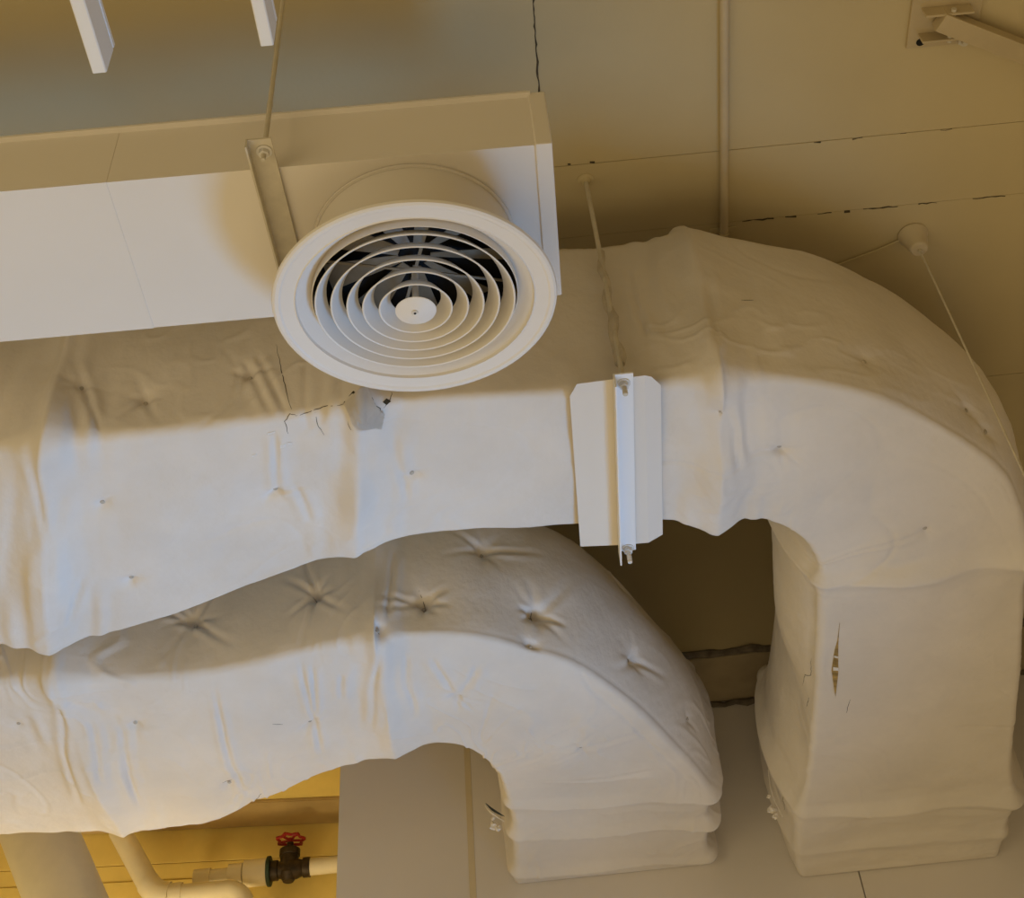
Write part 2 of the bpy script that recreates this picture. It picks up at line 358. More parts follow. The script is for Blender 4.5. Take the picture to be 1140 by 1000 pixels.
FOLDS[1] = [[(5.5613, 1.099), (5.5613, 0.9831), (5.5922, 0.7234)], [(3.9347, 0.4641), (3.9455, 0.5983), (3.9625, 0.7482)], [(3.9973, 0.6923), (4.0319, 0.8938)], [(3.4346, 0.2106), (3.4713, 0.299), (3.5278, 0.4308)], [(3.8344, 0.2611), (3.9205, 0.4134)], [(3.8693, 0.2523), (3.9634, 0.422)], [(4.2229, 0.5411), (4.262, 0.9044)], [(4.9649, 0.4283), (4.986, 0.62), (4.9785, 0.8197)], [(5.006, 0.436), (5.0093, 0.7511)], [(3.378, 0.4339), (3.4102, 0.6716)], [(3.4955, 0.8324), (3.4517, 1.0033)], [(4.8021, 0.08), (4.8098, 0.3092)], [(4.978, 0.1337), (4.9444, 0.4103)]]
DET[(2, 'crack')] = [[(3.8791, 0.2504), (3.9009, 0.2711)], [(4.2068, 0.2775), (4.2219, 0.3119)], [(4.4504, 0.2832), (4.4623, 0.3078)], [(4.1055, 0.3919), (4.1171, 0.3978)], [(3.7572, 0.7076), (3.7869, 0.7284)], [(3.5837, 0.9409), (3.6144, 0.948)], [(3.6988, 1.0892), (3.6687, 1.1415)], [(4.2879, 0.7893), (4.3086, 0.7856)]]
FOLDS[2] = [[(4.7426, 1.0045), (4.7543, 0.7079), (4.8058, 0.416)], [(4.8768, 1.0327), (4.9468, 0.7221), (4.9526, 0.5385)], [(3.8577, 0.4345), (3.8735, 0.7012), (3.9055, 1.0327)], [(3.8929, 0.4721), (3.8905, 0.7635)], [(3.3382, 0.564), (3.3212, 0.764), (3.3024, 1.0045)], [(3.5946, 0.4487), (3.6106, 0.835), (3.6675, 1.0822)], [(3.9781, 0.5572), (3.978, 0.7117)], [(4.1006, 0.4099), (4.045, 0.9339)], [(4.166, 0.4771), (4.1657, 0.9125)], [(3.2346, 0.4108), (3.1693, 0.699), (3.1557, 0.9692)], [(3.821, 0.0574), (3.8937, 0.2484)], [(3.4385, 0.2189), (3.5584, 0.2854)], [(3.2796, 0.5475), (3.2365, 0.8312)], [(4.2278, 0.5149), (4.2799, 0.7616)], [(4.3406, 0.5403), (4.2923, 0.7576)], [(4.1505, 0.1514), (4.127, 0.3712)]]
#--ENDPINS--
def make_duct(k, root):
    st, zb_, zt_, rd, n_s = DUCTS[k]
    V, u, T, ridge, nvis = duct_base(st, zb_, zt_, rd, n_s)
    Nn = grid_normals(V)
    # make normals point outward
    cen = V.mean(axis=1, keepdims=True)
    if ((V-cen)*Nn).sum() < 0: Nn = -Nn
    U, TT = np.meshgrid(u, T, indexing='ij')
    jit = .02*vnoise(U*6, TT*6, 3+k)
    D = .007*vnoise(U*3.1, TT*3.7, 11*k) + .0035*vnoise(U*8, TT*7, 12*k) + .0012*vnoise(U*24, TT*19, 13*k)
    rg = 1-np.abs(vnoise(U*13+2*vnoise(U*5, TT*5, 31*k), TT*11+2*vnoise(U*5, TT*5, 32*k), 33*k))
    D += .0048*np.clip(rg-.80, 0, 1)/.2*np.clip(.35+vnoise(U*3, TT*3, 34*k), 0, 1)*(1.0 if k == 2 else .6)
    near_r = np.clip(np.interp(u, u, np.convolve(ridge, np.ones(35)/35, 'same'))/.012, 0, 1)[:, None]
    wr = vnoise((U+jit)*34, TT*5, 17*k)
    D += near_r*(.0055*wr+.0045*vnoise((U+jit)*16, TT*4, 18*k))
    # scattered creases: thin folds where a noise field crosses zero
    cf = vnoise(U*4+1.3*vnoise(U*3, TT*3, 5*k), TT*3.2, 21*k)
    msk = np.clip(vnoise(U*2.3, TT*2.3, 22*k)*1.6, 0, 1)
    D -= .0042*np.exp(-(cf/.045)**2)*msk
    pr_ = np.random.RandomState(40+k)
    for (s0, t0, dep, ln) in PINS[k]:
        dep *= 1.45; du = U-s0; dt = TT-t0; d = np.hypot(du, dt); m = d < .3
        if not m.any(): continue
        a = np.zeros_like(D)
        a[m] -= dep*np.exp(-(d[m]/.020)**2)+dep*.75*np.exp(-d[m]/.055)
        ns = pr_.randint(6, 9)
        for q in range(ns):
            th = 2*PI*(q+pr_.uniform(-.3, .3))/ns; al = du*math.cos(th)+dt*math.sin(th); pe = -du*math.sin(th)+dt*math.cos(th)
            pe = pe+.15*al*math.sin(q*2.1)*np.clip(al, 0, .2)*6
            le = ln*pr_.uniform(.3, 1.15); am_ = pr_.uniform(.25, 1.2)
            f = np.clip(1-al/le, 0, 1)*np.clip(al/.01, 0, 1)*m
            wd = .0055+.03*np.clip(al, 0, .2)
            a += f*dep*.38*am_*(-np.exp(-(pe/wd)**2)+.6*np.exp(-((pe-2.0*wd)/(1.3*wd))**2)+.4*np.exp(-((pe+2.0*wd)/(1.3*wd))**2))
        D += a
    for pl in FOLDS[k]:
        a = np.full_like(D, 9.)
        fr = np.zeros_like(D); L_ = len(pl)-1
        for q in range(L_):
            (s0, t0), (s1, t1) = pl[q], pl[q+1]
            l2 = (s1-s0)**2+(t1-t0)**2+1e-9
            h_ = np.clip(((U-s0)*(s1-s0)+(TT-t0)*(t1-t0))/l2, 0, 1)
            dd = np.hypot(U+.5*jit-s0-h_*(s1-s0), TT+.4*jit-t0-h_*(t1-t0)); c_ = dd < a
            a = np.where(c_, dd, a); fr = np.where(c_, (q+h_)/L_, fr)
        env = np.clip(4*fr*(1-fr)*1.6, .15, 1)
        D += env*(-.0060*np.exp(-(a/.0055)**2)+.0038*np.exp(-((a-.016)/.011)**2))
    edge = np.clip((4.578-V[:, :, 1])/.03, 0, 1)
    V = V+Nn*(D*edge)[:, :, None]
    V[:, :, 1] = np.minimum(V[:, :, 1], YW-.0015)
    ns_, nt_ = V.shape[:2]
    idx = np.arange(ns_*nt_).reshape(ns_, nt_)
    a = idx[:-1]; b = idx[1:]
    q = np.stack([a, np.roll(a, -1, 1), np.roll(b, -1, 1), b], -1).reshape(-1, 4)
    me = bpy.data.meshes.new('canvas_wrap')
    faces = q.tolist()+[idx[0, ::-1].tolist(), idx[-1].tolist()]
    me.from_pydata(V.reshape(-1, 3).tolist(), [], faces)
    bmx = bmesh.new(); bmx.from_mesh(me); bmesh.ops.recalc_face_normals(bmx, faces=bmx.faces[:]); bmx.to_mesh(me); bmx.free()
    me.polygons.foreach_set('use_smooth', [True]*len(me.polygons))
    o = link('canvas_wrap', me, M_wrap, root)
    # metal insulation pins at the bottom of each dimple
    for (s0, t0, dep, ln) in PINS[k]:
        i = int(np.argmin(abs(u-s0))); j = int(np.argmin(abs(T-t0))); p = Vector(V[i, j]); n = Vector(Nn[i, j])
        bm = B(); tube(bm, [p-n*.002, p+n*.002, p+n*.0035], [.0055, .0055, .004], 10); obj('insulation_pin', bm, M_pinm, root)
    return V, Nn, u, T
M_pinm = mat('pin_cap', (.60, .54, .45), .6, .2, 60)
d1 = thing('insulated_duct', 'large canvas-wrapped duct whose elbow fills the right side, hung over the angle-iron strut', 'duct', (.1, 2.4, 1.9))
V1, N1, u1, T1 = make_duct(1, d1)
d2 = thing('insulated_duct', 'lower canvas-wrapped duct with pleated elbow turning down beside the grey bulkhead', 'duct', (-.3, 3.5, 1.97))
V2, N2_, u2, T2 = make_duct(2, d2)
SURF = {1: (V1, N1, u1, T1), 2: (V2, N2_, u2, T2)}
def surf(k, s_, t_, off=0):
    V_, N_, u_, T_ = SURF[k]
    i = np.clip((s_-u_[0])/(u_[1]-u_[0]), 0, len(u_)-1.001); j = np.clip(np.interp(t_, T_, np.arange(len(T_))), 0, len(T_)-1.001)
    a, b = int(i), int(j); f_, g_ = i-a, j-b
    q = lambda A: (A[a, b]*(1-g_)+A[a, b+1]*g_)*(1-f_)+(A[a+1, b]*(1-g_)+A[a+1, b+1]*g_)*f_
    return Vector(q(V_))+Vector(q(N_)).normalized()*off
DUCT = {1: d1, 2: d2}
M_crack = mat('torn_edge_dark', (.075, .058, .036), .9, .3, 40)
def crack(k, pl, r=.0009):
    pts = []
    for (s0, t0), (s1, t1) in zip(pl, pl[1:]):
        n_ = max(3, int(math.hypot(s1-s0, t1-t0)/.010))
        for q in range(n_):
            f_ = q/n_; pts.append((s0+(s1-s0)*f_+random.uniform(-.0015, .0015), t0+(t1-t0)*f_+random.uniform(-.0015, .0015)))
    pts.append(pl[-1]); n_ = len(pts)
    bm = B(); tube(bm, [surf(k, a, b, -.0002) for a, b in pts], [r*(.35+.65*math.sin(PI*(q+.5)/n_)) for q in range(n_)], 6)
    obj('crack', bm, M_crack, DUCT[k], label='thin dark split in the painted canvas')
def patch(k, name, pl, off, th, m, label, lift=None, fan=0):
    if fan:     # a limp flap: several rings of points following the wrap, its rim curling off
        bm = B(); c_ = (sum(x for x, y in pl)/len(pl), sum(y for x, y in pl)/len(pl)); n_ = 40; per = []
        for q in range(n_):
            f_ = q/n_*len(pl); i_ = int(f_); f_ -= i_; A, D_ = pl[i_], pl[(i_+1) % len(pl)]
            per.append((A[0]+(D_[0]-A[0])*f_, A[1]+(D_[1]-A[1])*f_))
        rings = []
        for rr in (.25, .5, .75, 1.0):
            rings.append([bm.verts.new(surf(k, c_[0]+(x-c_[0])*rr, c_[1]+(y-c_[1])*rr, fan+(.004*rr**3 if y < c_[1] else .001))) for x, y in per])
        ct = bm.verts.new(surf(k, c_[0], c_[1], fan))
        for q in range(n_):
            z_ = (q+1) % n_; bm.faces.new((ct, rings[0][q], rings[0][z_]))
            for A, D_ in zip(rings, rings[1:]): bm.faces.new((A[q], D_[q], D_[z_], A[z_]))
        bmesh.ops.solidify(bm, geom=bm.faces[:], thickness=th)
        obj(name, bm, m, DUCT[k], label=label, smooth=40); return
    bm = B(); lift = lift or [0]*len(pl)
    a = [bm.verts.new(surf(k, x, y, off+l)) for (x, y), l in zip(pl, lift)]; b = [bm.verts.new(surf(k, x, y, off+l-th)) for (x, y), l in zip(pl, lift)]
    n_ = len(pl); f1 = bm.faces.new(a); f2 = bm.faces.new(b[::-1])
    for q in range(n_): bm.faces.new((a[q], b[q], b[(q+1) % n_], a[(q+1) % n_]))
    bmesh.ops.triangulate(bm, faces=[f1, f2])
    obj(name, bm, m, DUCT[k], label=label, smooth=0)
for (k, kind_), pls in DET.items():
    for pl in pls:
        if kind_ == 'crack': crack(k, pl)
        elif kind_ == 'flap': patch(k, 'torn_flap', pl, .004, .0015, M_flap, 'lifted flap of torn canvas', fan=.0035)
        elif kind_ == 'hole': patch(k, 'torn_hole', pl, .0012, .003, M_crack, 'dark gap behind torn canvas')
        elif kind_ == 'silver': patch(k, 'foil_fleck', pl, .0012, .001, M_silver, 'bare silver foil fleck')
        elif kind_ == 'foil': patch(k, 'foil_gash', pl, .0015, .002, M_foil, 'narrow gash showing gold foil')
        elif kind_ == 'glint': patch(k, 'foil_glint', pl, .0035, .001, M_silver, 'glint painted on the gold foil')  # bright patches painted on as glints
def leaf(root, p0, p1, wd, bow, m, label):
    bm = B(); p0, p1 = Vector(p0), Vector(p1); ax_ = (p1-p0); sd_ = Vector((0, 1, .15)).normalized(); L_ = []
    for q in range(8):
        f_ = q/7; c_ = p0+ax_*f_+Vector((-bow*math.sin(PI*f_), 0, 0)); w_ = wd*math.sin(PI*(.06+.88*f_))
        L_.append([bm.verts.new(c_+sd_*w_), bm.verts.new(c_-sd_*w_), bm.verts.new(c_-sd_*w_+Vector((.002, 0, -.001))), bm.verts.new(c_+sd_*w_+Vector((.002, 0, -.001)))])
    for A, D_ in zip(L_, L_[1:]):
        for q in range(4): bm.faces.new((A[q], A[(q+1) % 4], D_[(q+1) % 4], D_[q]))
    bm.faces.new(L_[0]); bm.faces.new(L_[-1][::-1]); obj('torn_flap', bm, m, root, label=label)
def tuft(root, c, r):
    bm = B(); bmesh.ops.create_icosphere(bm, subdivisions=2, radius=r)
    for v in bm.verts: v.co *= 1+.35*random.uniform(-1, 1); v.co.y *= .7
    bmesh.ops.translate(bm, vec=c, verts=bm.verts[:]); obj('canvas_tuft', bm, M_flap, root, label='crumpled scrap of torn canvas')
leaf(d2, (-.226, 4.16, 2.035), (-.172, 4.16, 1.99), .016, .006, M_fgreen, 'dark torn flap lifting off the pleats')
leaf(d2, (-.231, 4.165, 2.036), (-.174, 4.165, 1.978), .012, .010, M_flap, 'pale edge of the torn flap')
tuft(d2, (-.206, 4.18, 1.975), .012); tuft(d2, (-.192, 4.18, 1.966), .010); tuft(d2, (-.206, 4.17, 1.992), .006)
leaf(d1, (.662, 4.2, 2.07), (.672, 4.2, 1.92), .010, .012, M_flap, 'pale torn lip of canvas')
tuft(d1, (.645, 4.2, 1.945), .013); tuft(d1, (.652, 4.2, 1.925), .009); tuft(d1, (.645, 4.2, 1.985), .006)

# ------------------------------------------------------------------ rectangular supply duct
ZR = 1.90; RX1 = .075; RY0, RY1 = 1.497, 1.868; RT = 2.050
sd = thing('supply_duct', 'smooth rectangular sheet-metal duct at upper left carrying the round diffuser', 'duct', (-.9, 1.68, ZR))
def skew(x): return .012*(x-.08)            # the duct runs very slightly out of parallel
for x0, x1, e in ((-4.4, -3.0, .0007), (-3.0, -1.85, 0), (-1.85, -.70, .0007), (-.70, RX1, 0)):
    bm = B(); box(bm, (x0, RY0-e, ZR-e), (x1, RY1+e, RT+e), .0004)
    for v in bm.verts: v.co.y += skew(v.co.x)
    obj('duct_section', bm, M_metal, sd)
bm = B(); box(bm, (-4.4, RY0-.012, RT-.0035), (RX1, RY0+.02, RT+.0025), .001)
for v in bm.verts: v.co.y += skew(v.co.x)
obj('top_flange', bm, M_metal, sd)
bm = B()
box(bm, (.071, RY0-.006, ZR-.006), (.102, RY1+.006, RT+.004), .0025)
for v in bm.verts: v.co.y += skew(v.co.x)
obj('end_cap', bm, M_metal, sd)

# ------------------------------------------------------------------ round diffuser
DC = Vector((-.170, 1.703, 1.738)); TILT = .075
ad = thing('air_diffuser', 'round white ceiling diffuser with concentric cone rings under the rectangular duct', 'air vent', DC)
def dl(x, y, z): return (DC.x+x, DC.y+y-TILT*z, DC.z+TILT*y+z)
bm = B()
n = 96; top = []; bot = []; topi = []; boti = []
rc_ = .186
for k in range(n):
    a = 2*PI*k/n; x, y = rc_*math.cos(a), rc_*math.sin(a)
    bot.append(bm.verts.new(dl(x, y, .010))); top.append(bm.verts.new((DC.x+x, DC.y+y, ZR-.0010)))
    x, y = (rc_-.0015)*math.cos(a), (rc_-.0015)*math.sin(a)
    boti.append(bm.verts.new(dl(x, y, .010))); topi.append(bm.verts.new((DC.x+x, DC.y+y, ZR-.0010)))
for k in range(n):
    q = (k+1) % n
    for A, D_ in ((bot, top), (top, topi), (topi, boti), (boti, bot)): bm.faces.new((A[k], A[q], D_[q], D_[k]))
obj('collar', bm, M_metal, ad)
bm = B(); lathe(bm, [(rc_+.0005, .004), (rc_+.006, .004), (rc_+.006, -.0), (rc_+.0005, 0)], 96, lambda x, y, z: (DC.x+x, DC.y+y, ZR-.0055+z)); obj('collar_bead', bm, M_metal, ad)
R0 = .256
ring = [(.184, .034), (.190, .027), (.201, .014), (.2125, .005), (.2145, .0), (.2165, .0018), (.222, .001), (.240, -.001), (.2435, -.0032), (.250, -.0035), (.2545, -.001), (R0, .004), (.2545, .007), (.244, .009), (.225, .012), (.2145, .018), (.203, .020), (.192, .032), (.185, .0345)]
bm = B(); lathe(bm, ring, 128, dl); obj('outer_ring', bm, M_diff, ad)
Rs = [.179, .151, .1225, .0945, .065]
for i, R in enumerate(Rs):
    z0 = -.003*(i+1); hh = .029; ru = R-.0180; t = .0012
    prof = [(R, z0), (R+.0012, z0+.0012), (R-.004, z0+.0085), (ru, z0+hh), (ru-t, z0+hh), (R-.0062, z0+.0078), (R-.0022, z0+.001)]
    bm = B(); lathe(bm, prof, 96, dl); obj('louver_cone', bm, M_diff, ad)
bm = B(); lathe(bm, [(0, -.030), (.006, -.0295), (.0365, -.0185), (.0368, -.0172), (.030, -.014), (.006, -.004), (.006, .07), (0, .07)], 64, dl, closed=False); cc = obj('center_cone', bm, M_diff, ad)
bm = B(); lathe(bm, [(0, -.0325), (.0055, -.0325), (.0068, -.031), (.0068, -.028), (0, -.028)], 24, lambda x, y, z: dl(x-.001, y-.006, z+.003), closed=False); sc = obj('screw', bm, M_nut, cc)
bm = B(); lathe(bm, [(0, -.0300), (.0024, -.0300), (.0024, -.0285), (0, -.0285)], 12, lambda x, y, z: dl(x-.001, y-.006, z), closed=False); obj('screw_hole', bm, M_dark, cc)
bm = B(); lathe(bm, [(0, .148), (.1785, .148), (.1815, .030), (.1803, .030), (.1773, .1465), (0, .1465)], 64, lambda x, y, z: (DC.x+x, DC.y+y, DC.z+z), closed=False); obj('neck_shade', bm, M_dark, ad)  # near-black shell painted as the shade inside the open neck
for k in range(9):
    a = 2*PI*k/9+.12; zz_ = .118; bm = B(); cs, sn = math.cos(a), math.sin(a)
    poly = [(.03, -.008), (.172, -.027), (.172, .027), (.03, .008)]
    prism(bm, poly, .0, .0015, lambda x, y, z: dl(x*cs-y*sn, x*sn+y*cs, zz_+z+y*.35)); obj('damper_blade', bm, M_blade, ad)
for a in (.3, .3+PI/2):
    bm = B(); cs, sn = math.cos(a), math.sin(a)
    prism(bm, [(-.175, -.003), (.175, -.003), (.175, .003), (-.175, .003)], .047, .049, lambda x, y, z: dl(x*cs-y*sn, x*sn+y*cs, z+.03)); obj('cross_bar', bm, M_blade, ad)

# ------------------------------------------------------------------ trapeze hangers
def threaded(bm, x, y, z0, z1, r=.0045):
    k = int((z1-z0)/.003); pts = [(x, y, z0+(z1-z0)*i/k) for i in range(k+1)]
    return tube(bm, pts, [r*(1.08 if i % 2 else .93) for i in range(k+1)], 10)
h1 = thing('duct_hanger', 'tan strut hanger clamped under the rectangular duct left of the diffuser', 'hanger', (-.41, 1.45, 1.89))
bm = B()
sx = lambda y: -.412+(y-1.45)*.02
yA, yB = 1.418, 1.95
prism(bm, [(sx(yA)-.021, yA), (sx(yA)+.021, yA), (sx(yB)+.021, yB), (sx(yB)-.021, yB)], 1.8915, 1.8955)
prism(bm, [(sx(yA)-.0235, yA), (sx(yA)-.020, yA), (sx(yB)-.020, yB), (sx(yB)-.0235, yB)], 1.8715, 1.8955)
obj('strut', bm, M_rod, h1)
for y in (1.445, 1.915):
    x = sx(y)+.004
    bm = B(); threaded(bm, x, y, 1.866, 1.91); tube(bm, [(x, y, 1.91), (x, y, ZC)], .0048, 10); obj('rod', bm, M_rod, h1)
    bm = B(); lathe(bm, [(.0045, 0), (.014, 0), (.014, .002), (.0045, .002)], 20, lambda a, b, c: (x+a, y+b, 1.889+c)); obj('washer', bm, M_nut, h1)
    bm = B(); hexnut(bm, (x, y, 1.8845), .0095, .008); obj('nut', bm, M_nut, h1)
    bm = B(); hexnut(bm, (x, y, 1.8995), .0095, .008); obj('nut', bm, M_nut, h1)

h2 = thing('duct_hanger', 'white angle-iron hanger with rods under the large wrapped duct, right of the diffuser', 'hanger', (.21, 2.12, 1.88))
bm = B(); yA, yB = 2.094, 2.708
prism(bm, [(.199, yA), (.237, yA), (.235, yB-.008), (.198, yB-.008)], 1.8715, 1.8750)
prism(bm, [(.1955, yA), (.1990, yA), (.1980, yB), (.1945, yB)], 1.8385, 1.8750)
obj('strut', bm, M_white, h2)
for y in (2.122, 2.690):
    x = .2165
    bm = B(); threaded(bm, x, y, 1.840 if y < 2.3 else 1.832, 1.885, .0055)
    if y < 2.3: tube(bm, [(x, y-.0, 1.885), (.2165, y+.001, 2.2), (.213, y, ZC)], .0055, 10)
    else: tube(bm, [(x, y+.012, 1.885), (x, y+.02, 2.0), (x, y+.03, ZC)], .0055, 10)
    obj('rod', bm, M_rod if y < 2.3 else M_nut, h2)
    bm = B(); lathe(bm, [(.005, 0), (.0145, 0), (.0145, .002), (.005, .002)], 20, lambda a, b, c: (x+a, y+b, 1.8693+c)); obj('washer', bm, M_nut, h2)
    bm = B(); hexnut(bm, (x, y, 1.8645), .0105, .009); obj('nut', bm, M_nut, h2)
bm = B(); pts = [(.2165+.004*math.sin(q*1.3), 2.128+.003*math.sin(q*.9), 1.93+.022*q) for q in range(17)]
tube(bm, pts, [.006+.007*abs(math.sin(q*.8+.4))*(1-q/17)+.002 for q in range(17)], 10); obj('canvas_sleeve', bm, mat('sleeve_canvas', (.60, .53, .42), .7, .12, 30, .4, 50), h2, label='scrap of canvas wound round the rod')
bm = B(); lathe(bm, [(.0055, -.012), (.010, -.012), (.014, -.004), (.021, -.002), (.021, 0), (.0055, 0)], 20, lambda a, b, c: (.213+a, 2.122+b, ZC+c)); obj('ceiling_flange', bm, M_ceil, h2)
# bent sheet saddle between strut and wrap
bm = B()
zs = lambda x: 1.8775+(.010*max(0, (x-.262)/.035)) + (.004*max(0, (.125-x)/.02))
poly = [(.121, 2.118), (.196, 2.114), (.262, 2.112), (.276, 2.122), (.297, 2.158), (.301, 2.676), (.266, 2.688), (.196, 2.684), (.107, 2.680), (.104, 2.158)]
a = [bm.verts.new((x, y, zs(x))) for x, y in poly]; b = [bm.verts.new((x, y, zs(x)+.0014)) for x, y in poly]
def strip(V_):
    i = lambda *q: bm.faces.new([V_[k] for k in q])
    i(0, 1, 7, 8, 9); i(1, 2, 6, 7); i(2, 3, 4, 5, 6)
strip(a); strip(b)
for k in range(10): bm.faces.new((a[k], a[(k+1) % 10], b[(k+1) % 10], b[k]))
obj('saddle_plate', bm, M_metal, h2, smooth=4)

# ------------------------------------------------------------------ conduit on the ceiling
cd = thing('conduit', 'thin painted conduit running straight up the ceiling from behind the large duct', 'conduit', (.548, 2.0, ZC))
bm = B(); tube(bm, [(.525, .2, ZC-.0115), (.541, 1.64, ZC-.0115), (.562, 2.42, ZC-.0115)], .0105, 20); obj('pipe', bm, mat('conduit_paint', (.60, .50, .33), .5, .05, 10), cd)
for y, x in ((2.33, .5595),):
    bm = B(); box(bm, (x-.036, y-.008, ZC-.004), (x+.036, y+.008, ZC-.0003), .001); tube(bm, [(x+.0125*math.cos(t), y, ZC-.0115-.0125*math.sin(t)) for t in np.linspace(0, PI, 9)], .0018, 6); obj('strap', bm, M_ceil, cd)
cb = thing('surface_cable', 'thin cable stapled along the ceiling beside the cone-shaped rose', 'cable', (.95, 2.45, ZC))
bm = B(); tube(bm, [(1.025, 2.425, ZC-.004), (.97, 2.452, ZC-.004), (.897, 2.480, ZC-.004), (.70, 2.56, ZC-.004)], .0028, 8); obj('cord', bm, M_ceil, cb)

# ceiling rose with hanging cable
cx_, cy_ = 1.058, 2.413
rz = thing('ceiling_rose', 'cream cone-shaped ceiling rose with a thin wire hanging past the right elbow', 'ceiling rose', (cx_, cy_, ZC))
bm = B(); lathe(bm, [(0, 0), (.0385, 0), (.0395, -.003), (.038, -.007), (.035, -.012), (.026, -.045), (.0235, -.056), (.020, -.060), (0, -.061)], 40, lambda x, y, z: (cx_+x, cy_+y, ZC+z), closed=False); obj('cone', bm, mat('rose_paint', (.64, .55, .39), .5, .05, 12), rz)
bm = B(); tube(bm, [(cx_, cy_, ZC-.058), (cx_+.001, cy_, 2.3), (cx_+.002, cy_-.002, 2.0), (cx_+.002, cy_-.002, 1.2)], .0026, 8); obj('wire', bm, M_rod, rz)
bm = B(); lathe(bm, [(.003, -.068), (.006, -.068), (.006, -.060), (.003, -.060)], 12, lambda x, y, z: (cx_+x, cy_+y, ZC+z)); obj('wire_grip', bm, M_rod, rz)

# ------------------------------------------------------------------ bracket at top right
bk = thing('ceiling_bracket', 'bolted steel mounting bracket with sloping arm at the upper right ceiling corner', 'bracket', (1.05, 1.70, ZC))
M_bk = mat('bracket_paint', (.56, .455, .28), .55, .06, 9)
bm = B(); box(bm, (.972, 1.56, ZC-.010), (1.135, 1.813, ZC-.0002), .0015); obj('base_plate', bm, M_bk, bk)
for y in (1.705, 1.775):
    bm = B(); box(bm, (.995, y-.003, ZC-.045), (1.105, y+.003, ZC-.0102), .001); obj('lug', bm, M_bk, bk)
bm = B(); lathe(bm, [(0, 0), (.010, 0), (.010, -.0012), (0, -.0012)], 20, lambda x, y, z: (1.003+x, 1.797+y, ZC-.0102+z), closed=False); obj('bolt_hole', bm, M_dark, bk)
bm = B(); hexnut(bm, (1.100, 1.797, ZC-.018), .014, .012); tube(bm, [(1.100, 1.797, ZC-.024), (1.100, 1.797, ZC-.034)], .007, 12); obj('bolt', bm, M_rod, bk)
bm = B(); box(bm, (1.124, 1.790, ZC-.0115), (1.128, 1.808, ZC-.0101), .0003); obj('slot', bm, M_dark, bk)
p0, p1 = Vector((1.03, 1.722, ZC-.034)), Vector((1.62, 2.02, ZC-.075)); bm = B()
box(bm, (0, -.024, -.017), ((p1-p0).length, .024, .017), .002)
R_ = (p1-p0).to_track_quat('X', 'Z').to_matrix().to_4x4(); bm.transform(Matrix.Translation(p0) @ R_); obj('arm', bm, M_bk, bk)
bm = B(); tube(bm, [(1.06, 1.695, ZC-.036), (1.06, 1.785, ZC-.036)], .006, 10); obj('pivot_pin', bm, M_rod, bk)

# ------------------------------------------------------------------ slim white light battens, top left
def batten(label, x0, x1, yend, zb_, h, gv):
    t = thing('light_batten', label, 'light fixture', ((x0+x1)/2, yend, zb_), 'light battens at the top left')
    bm = B(); y0 = .15; wv = x1-x0
    sec = [(0, .002), (.002, 0), (wv-.002, 0), (wv, .002), (wv, h*.80), (wv-.003, h*.82), (wv-.003, h*.86), (wv, h*.88), (wv, h), (0, h)]
    lean = -.018/1.25
    a = [bm.verts.new((x0+p+lean*(y0-yend)*-1*0, y0, zb_+q)) for p, q in sec]; b = [bm.verts.new((x0+p, yend, zb_+q)) for p, q in sec]
    nn = len(sec); bm.faces.new(a[::-1]); bm.faces.new(b)
    for k in range(nn): bm.faces.new((a[k], a[(k+1) % nn], b[(k+1) % nn], b[k]))
    obj('housing', bm, M_white, t, smooth=20)
    for y in (.35, .75):
        bm = B(); tube(bm, [((x0+x1)/2, y, zb_+h), ((x0+x1)/2, y, ZC)], .003, 8); obj('suspension_wire', bm, M_nut, t)
batten('white slim light batten hanging farthest left, its grooved side showing', -.664, -.640, 1.253, 1.9, .085, True)
batten('white slim light batten ending beside the hanger rod', -.376, -.354, 1.231, 1.9, .085, False)

# ------------------------------------------------------------------ pipes in the recess
dirp = Vector((.122, 0, -.205)).normalized(); c0 = Vector((-1.72, 4.5, 2.21))
tp = thing('drain_pipe', 'thick cream pipe slanting down behind the lower duct at the bottom left', 'pipe', c0)
bm = B(); tube(bm, [c0-dirp*.28, c0+dirp*1.6], .117, 40); obj('pipe', bm, M_pipe, tp)
bm = B(); tube(bm, [c0+dirp*.55, c0+dirp*.75], .128, 40); obj('coupling', bm, M_pipe, tp)

dp2 = Vector((.125, 0, -.185)).normalized(); e0 = Vector((-1.470, 4.99, 2.237)); s0 = e0-dp2*.30
bp_ = thing('branch_pipe', 'slim cream pipe bending sideways below the lower duct, left of the valve', 'pipe', e0)
bm = B(); tube(bm, [s0, e0-dp2*.05], .039, 28); obj('pipe', bm, M_pipe, bp_)
bz = e0.z; bend = []
for i in range(9):
    t = i/8; q = (1-t)**2*(e0-dp2*.055)+2*t*(1-t)*(e0)+t*t*(e0+Vector((.055, 0, -.004))); bend.append(q)
bm = B(); tube(bm, bend, .0415, 28); obj('elbow_fitting', bm, M_pipe, bp_)
xe = -1.135
run = [e0+Vector((.05, 0, -.004)), Vector((xe-.075, 4.99, bz-.008))]
bm = B(); tube(bm, run, .031, 28); obj('pipe', bm, M_pipe, bp_)
bm = B(); tube(bm, [(e0.x+.055, 4.99, bz-.004), (e0.x+.10, 4.99, bz-.004)], .0365, 28); obj('coupling', bm, M_pipe, bp_)
bm = B(); pts = [(xe-.08, 4.99, bz-.008)]+arc((xe-.075, 4.99, bz-.008-.075), .075, PI/2, 0, 10)+[(xe, 4.99, bz-.35)]
tube(bm, pts, .0315, 28); obj('elbow_fitting', bm, M_pipe, bp_)

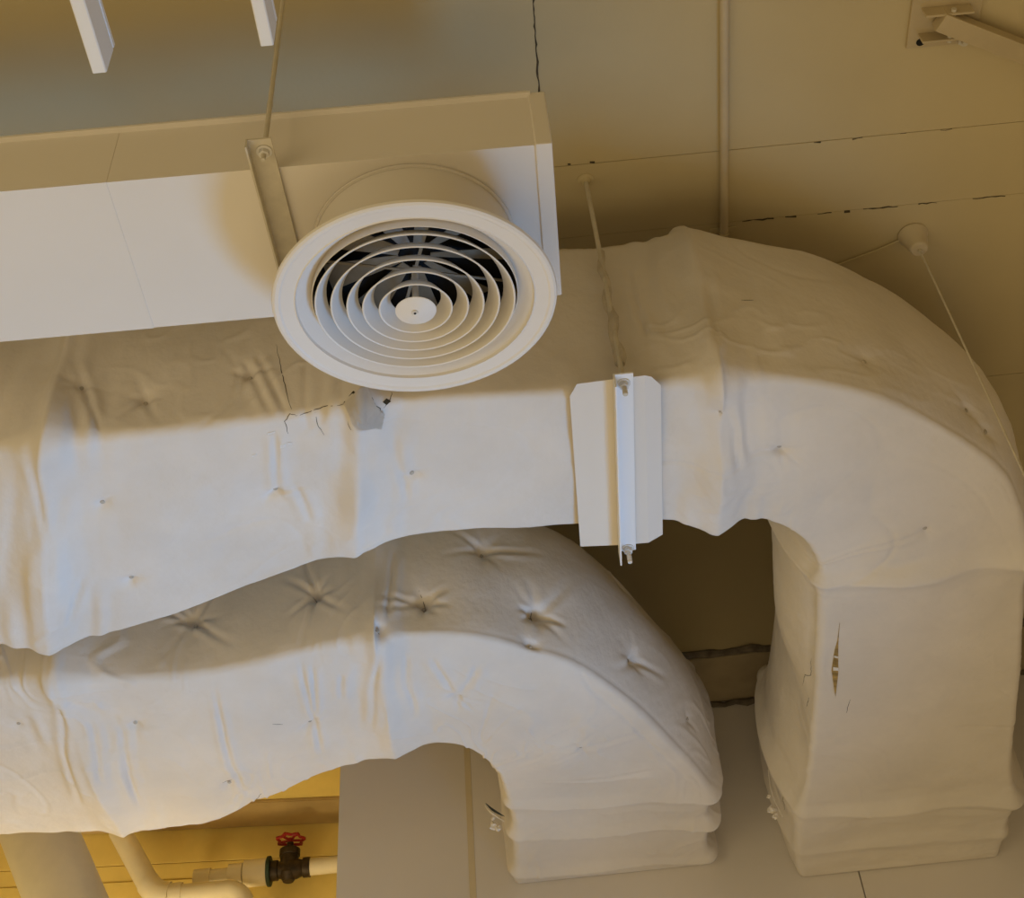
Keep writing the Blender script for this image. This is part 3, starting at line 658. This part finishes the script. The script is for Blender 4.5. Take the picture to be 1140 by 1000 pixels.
VX, VY, VZ = -1.005, 5.06, 2.310
wp = thing('water_pipe', 'cream horizontal water pipe with stepped couplings joined to the red-wheeled valve', 'pipe', (-1.2, VY, VZ))
def cyl(x0, x1, r, name, m, par, bev=.003, zz=0):
    bm = B(); tube(bm, [(x0, VY, VZ+zz), (x0+bev*.4, VY, VZ+zz), (x1-bev*.4, VY, VZ+zz), (x1, VY, VZ+zz)], [r-bev, r, r, r-bev], 28); return obj(name, bm, m, par)
cyl(-1.352, -1.29, .031, 'coupling', M_pipe, wp); cyl(-1.34, -1.20, .026, 'pipe', M_pipe, wp)
cyl(-1.225, -1.172, .037, 'coupling', M_pipe, wp); cyl(-1.168, -1.0835, .045, 'coupling', M_pipe, wp)
cyl(-.9275, -.7515, .028, 'pipe', M_pipe, wp)
gv = thing('gate_valve', 'dark bronze gate valve topped by a red handwheel on the water pipe', 'valve', (VX, VY, VZ))
cyl(-1.083, -1.070, .050, 'flange', M_green, gv)
bm = B(); tube(bm, [(-1.070, VY, VZ), (-1.045, VY, VZ), (-1.042, VY, VZ), (-1.02, VY, VZ), (-1.0, VY, VZ), (-.975, VY, VZ), (-.955, VY, VZ), (-.952, VY, VZ), (-.928, VY, VZ)], [.034, .034, .028, .032, .037, .034, .027, .033, .033], 24)
tube(bm, [(VX, VY, VZ-.042), (VX, VY, VZ-.02), (VX, VY, VZ+.05)], [.02, .034, .034], 24)
obj('valve_body', bm, M_iron, gv)
bm = B(); tube(bm, [(VX, VY, VZ+.045), (VX, VY, VZ+.048), (VX, VY, VZ+.068), (VX, VY, VZ+.073), (VX, VY, VZ+.076), (VX, VY, VZ+.094)], [.036, .038, .038, .03, .014, .012], 24); obj('bonnet', bm, M_iron, gv)
hw = B(); HZ = VZ+.103; n = 70
tube(hw, [(VX+(.046+.0055*math.cos(7*t))*math.cos(t), VY+(.046+.0055*math.cos(7*t))*math.sin(t), HZ+.002) for t in [2*PI*k/n for k in range(n+1)]], .0052, 10)
for k in range(5):
    t = 2*PI*k/5+PI/2
    tube(hw, [(VX+.008*math.cos(t), VY+.008*math.sin(t), HZ), (VX+.046*math.cos(t), VY+.046*math.sin(t), HZ+.002)], .0045, 8)
for k in range(7):
    t = 2*PI*k/7
    tube(hw, [(VX+.047*math.cos(t), VY+.047*math.sin(t), HZ+.002), (VX+.056*math.cos(t), VY+.056*math.sin(t), HZ+.002)], [.007, .005], 8)
tube(hw, [(VX, VY, HZ-.010), (VX, VY, HZ+.006)], .011, 12)
obj('handwheel', hw, M_red, gv)
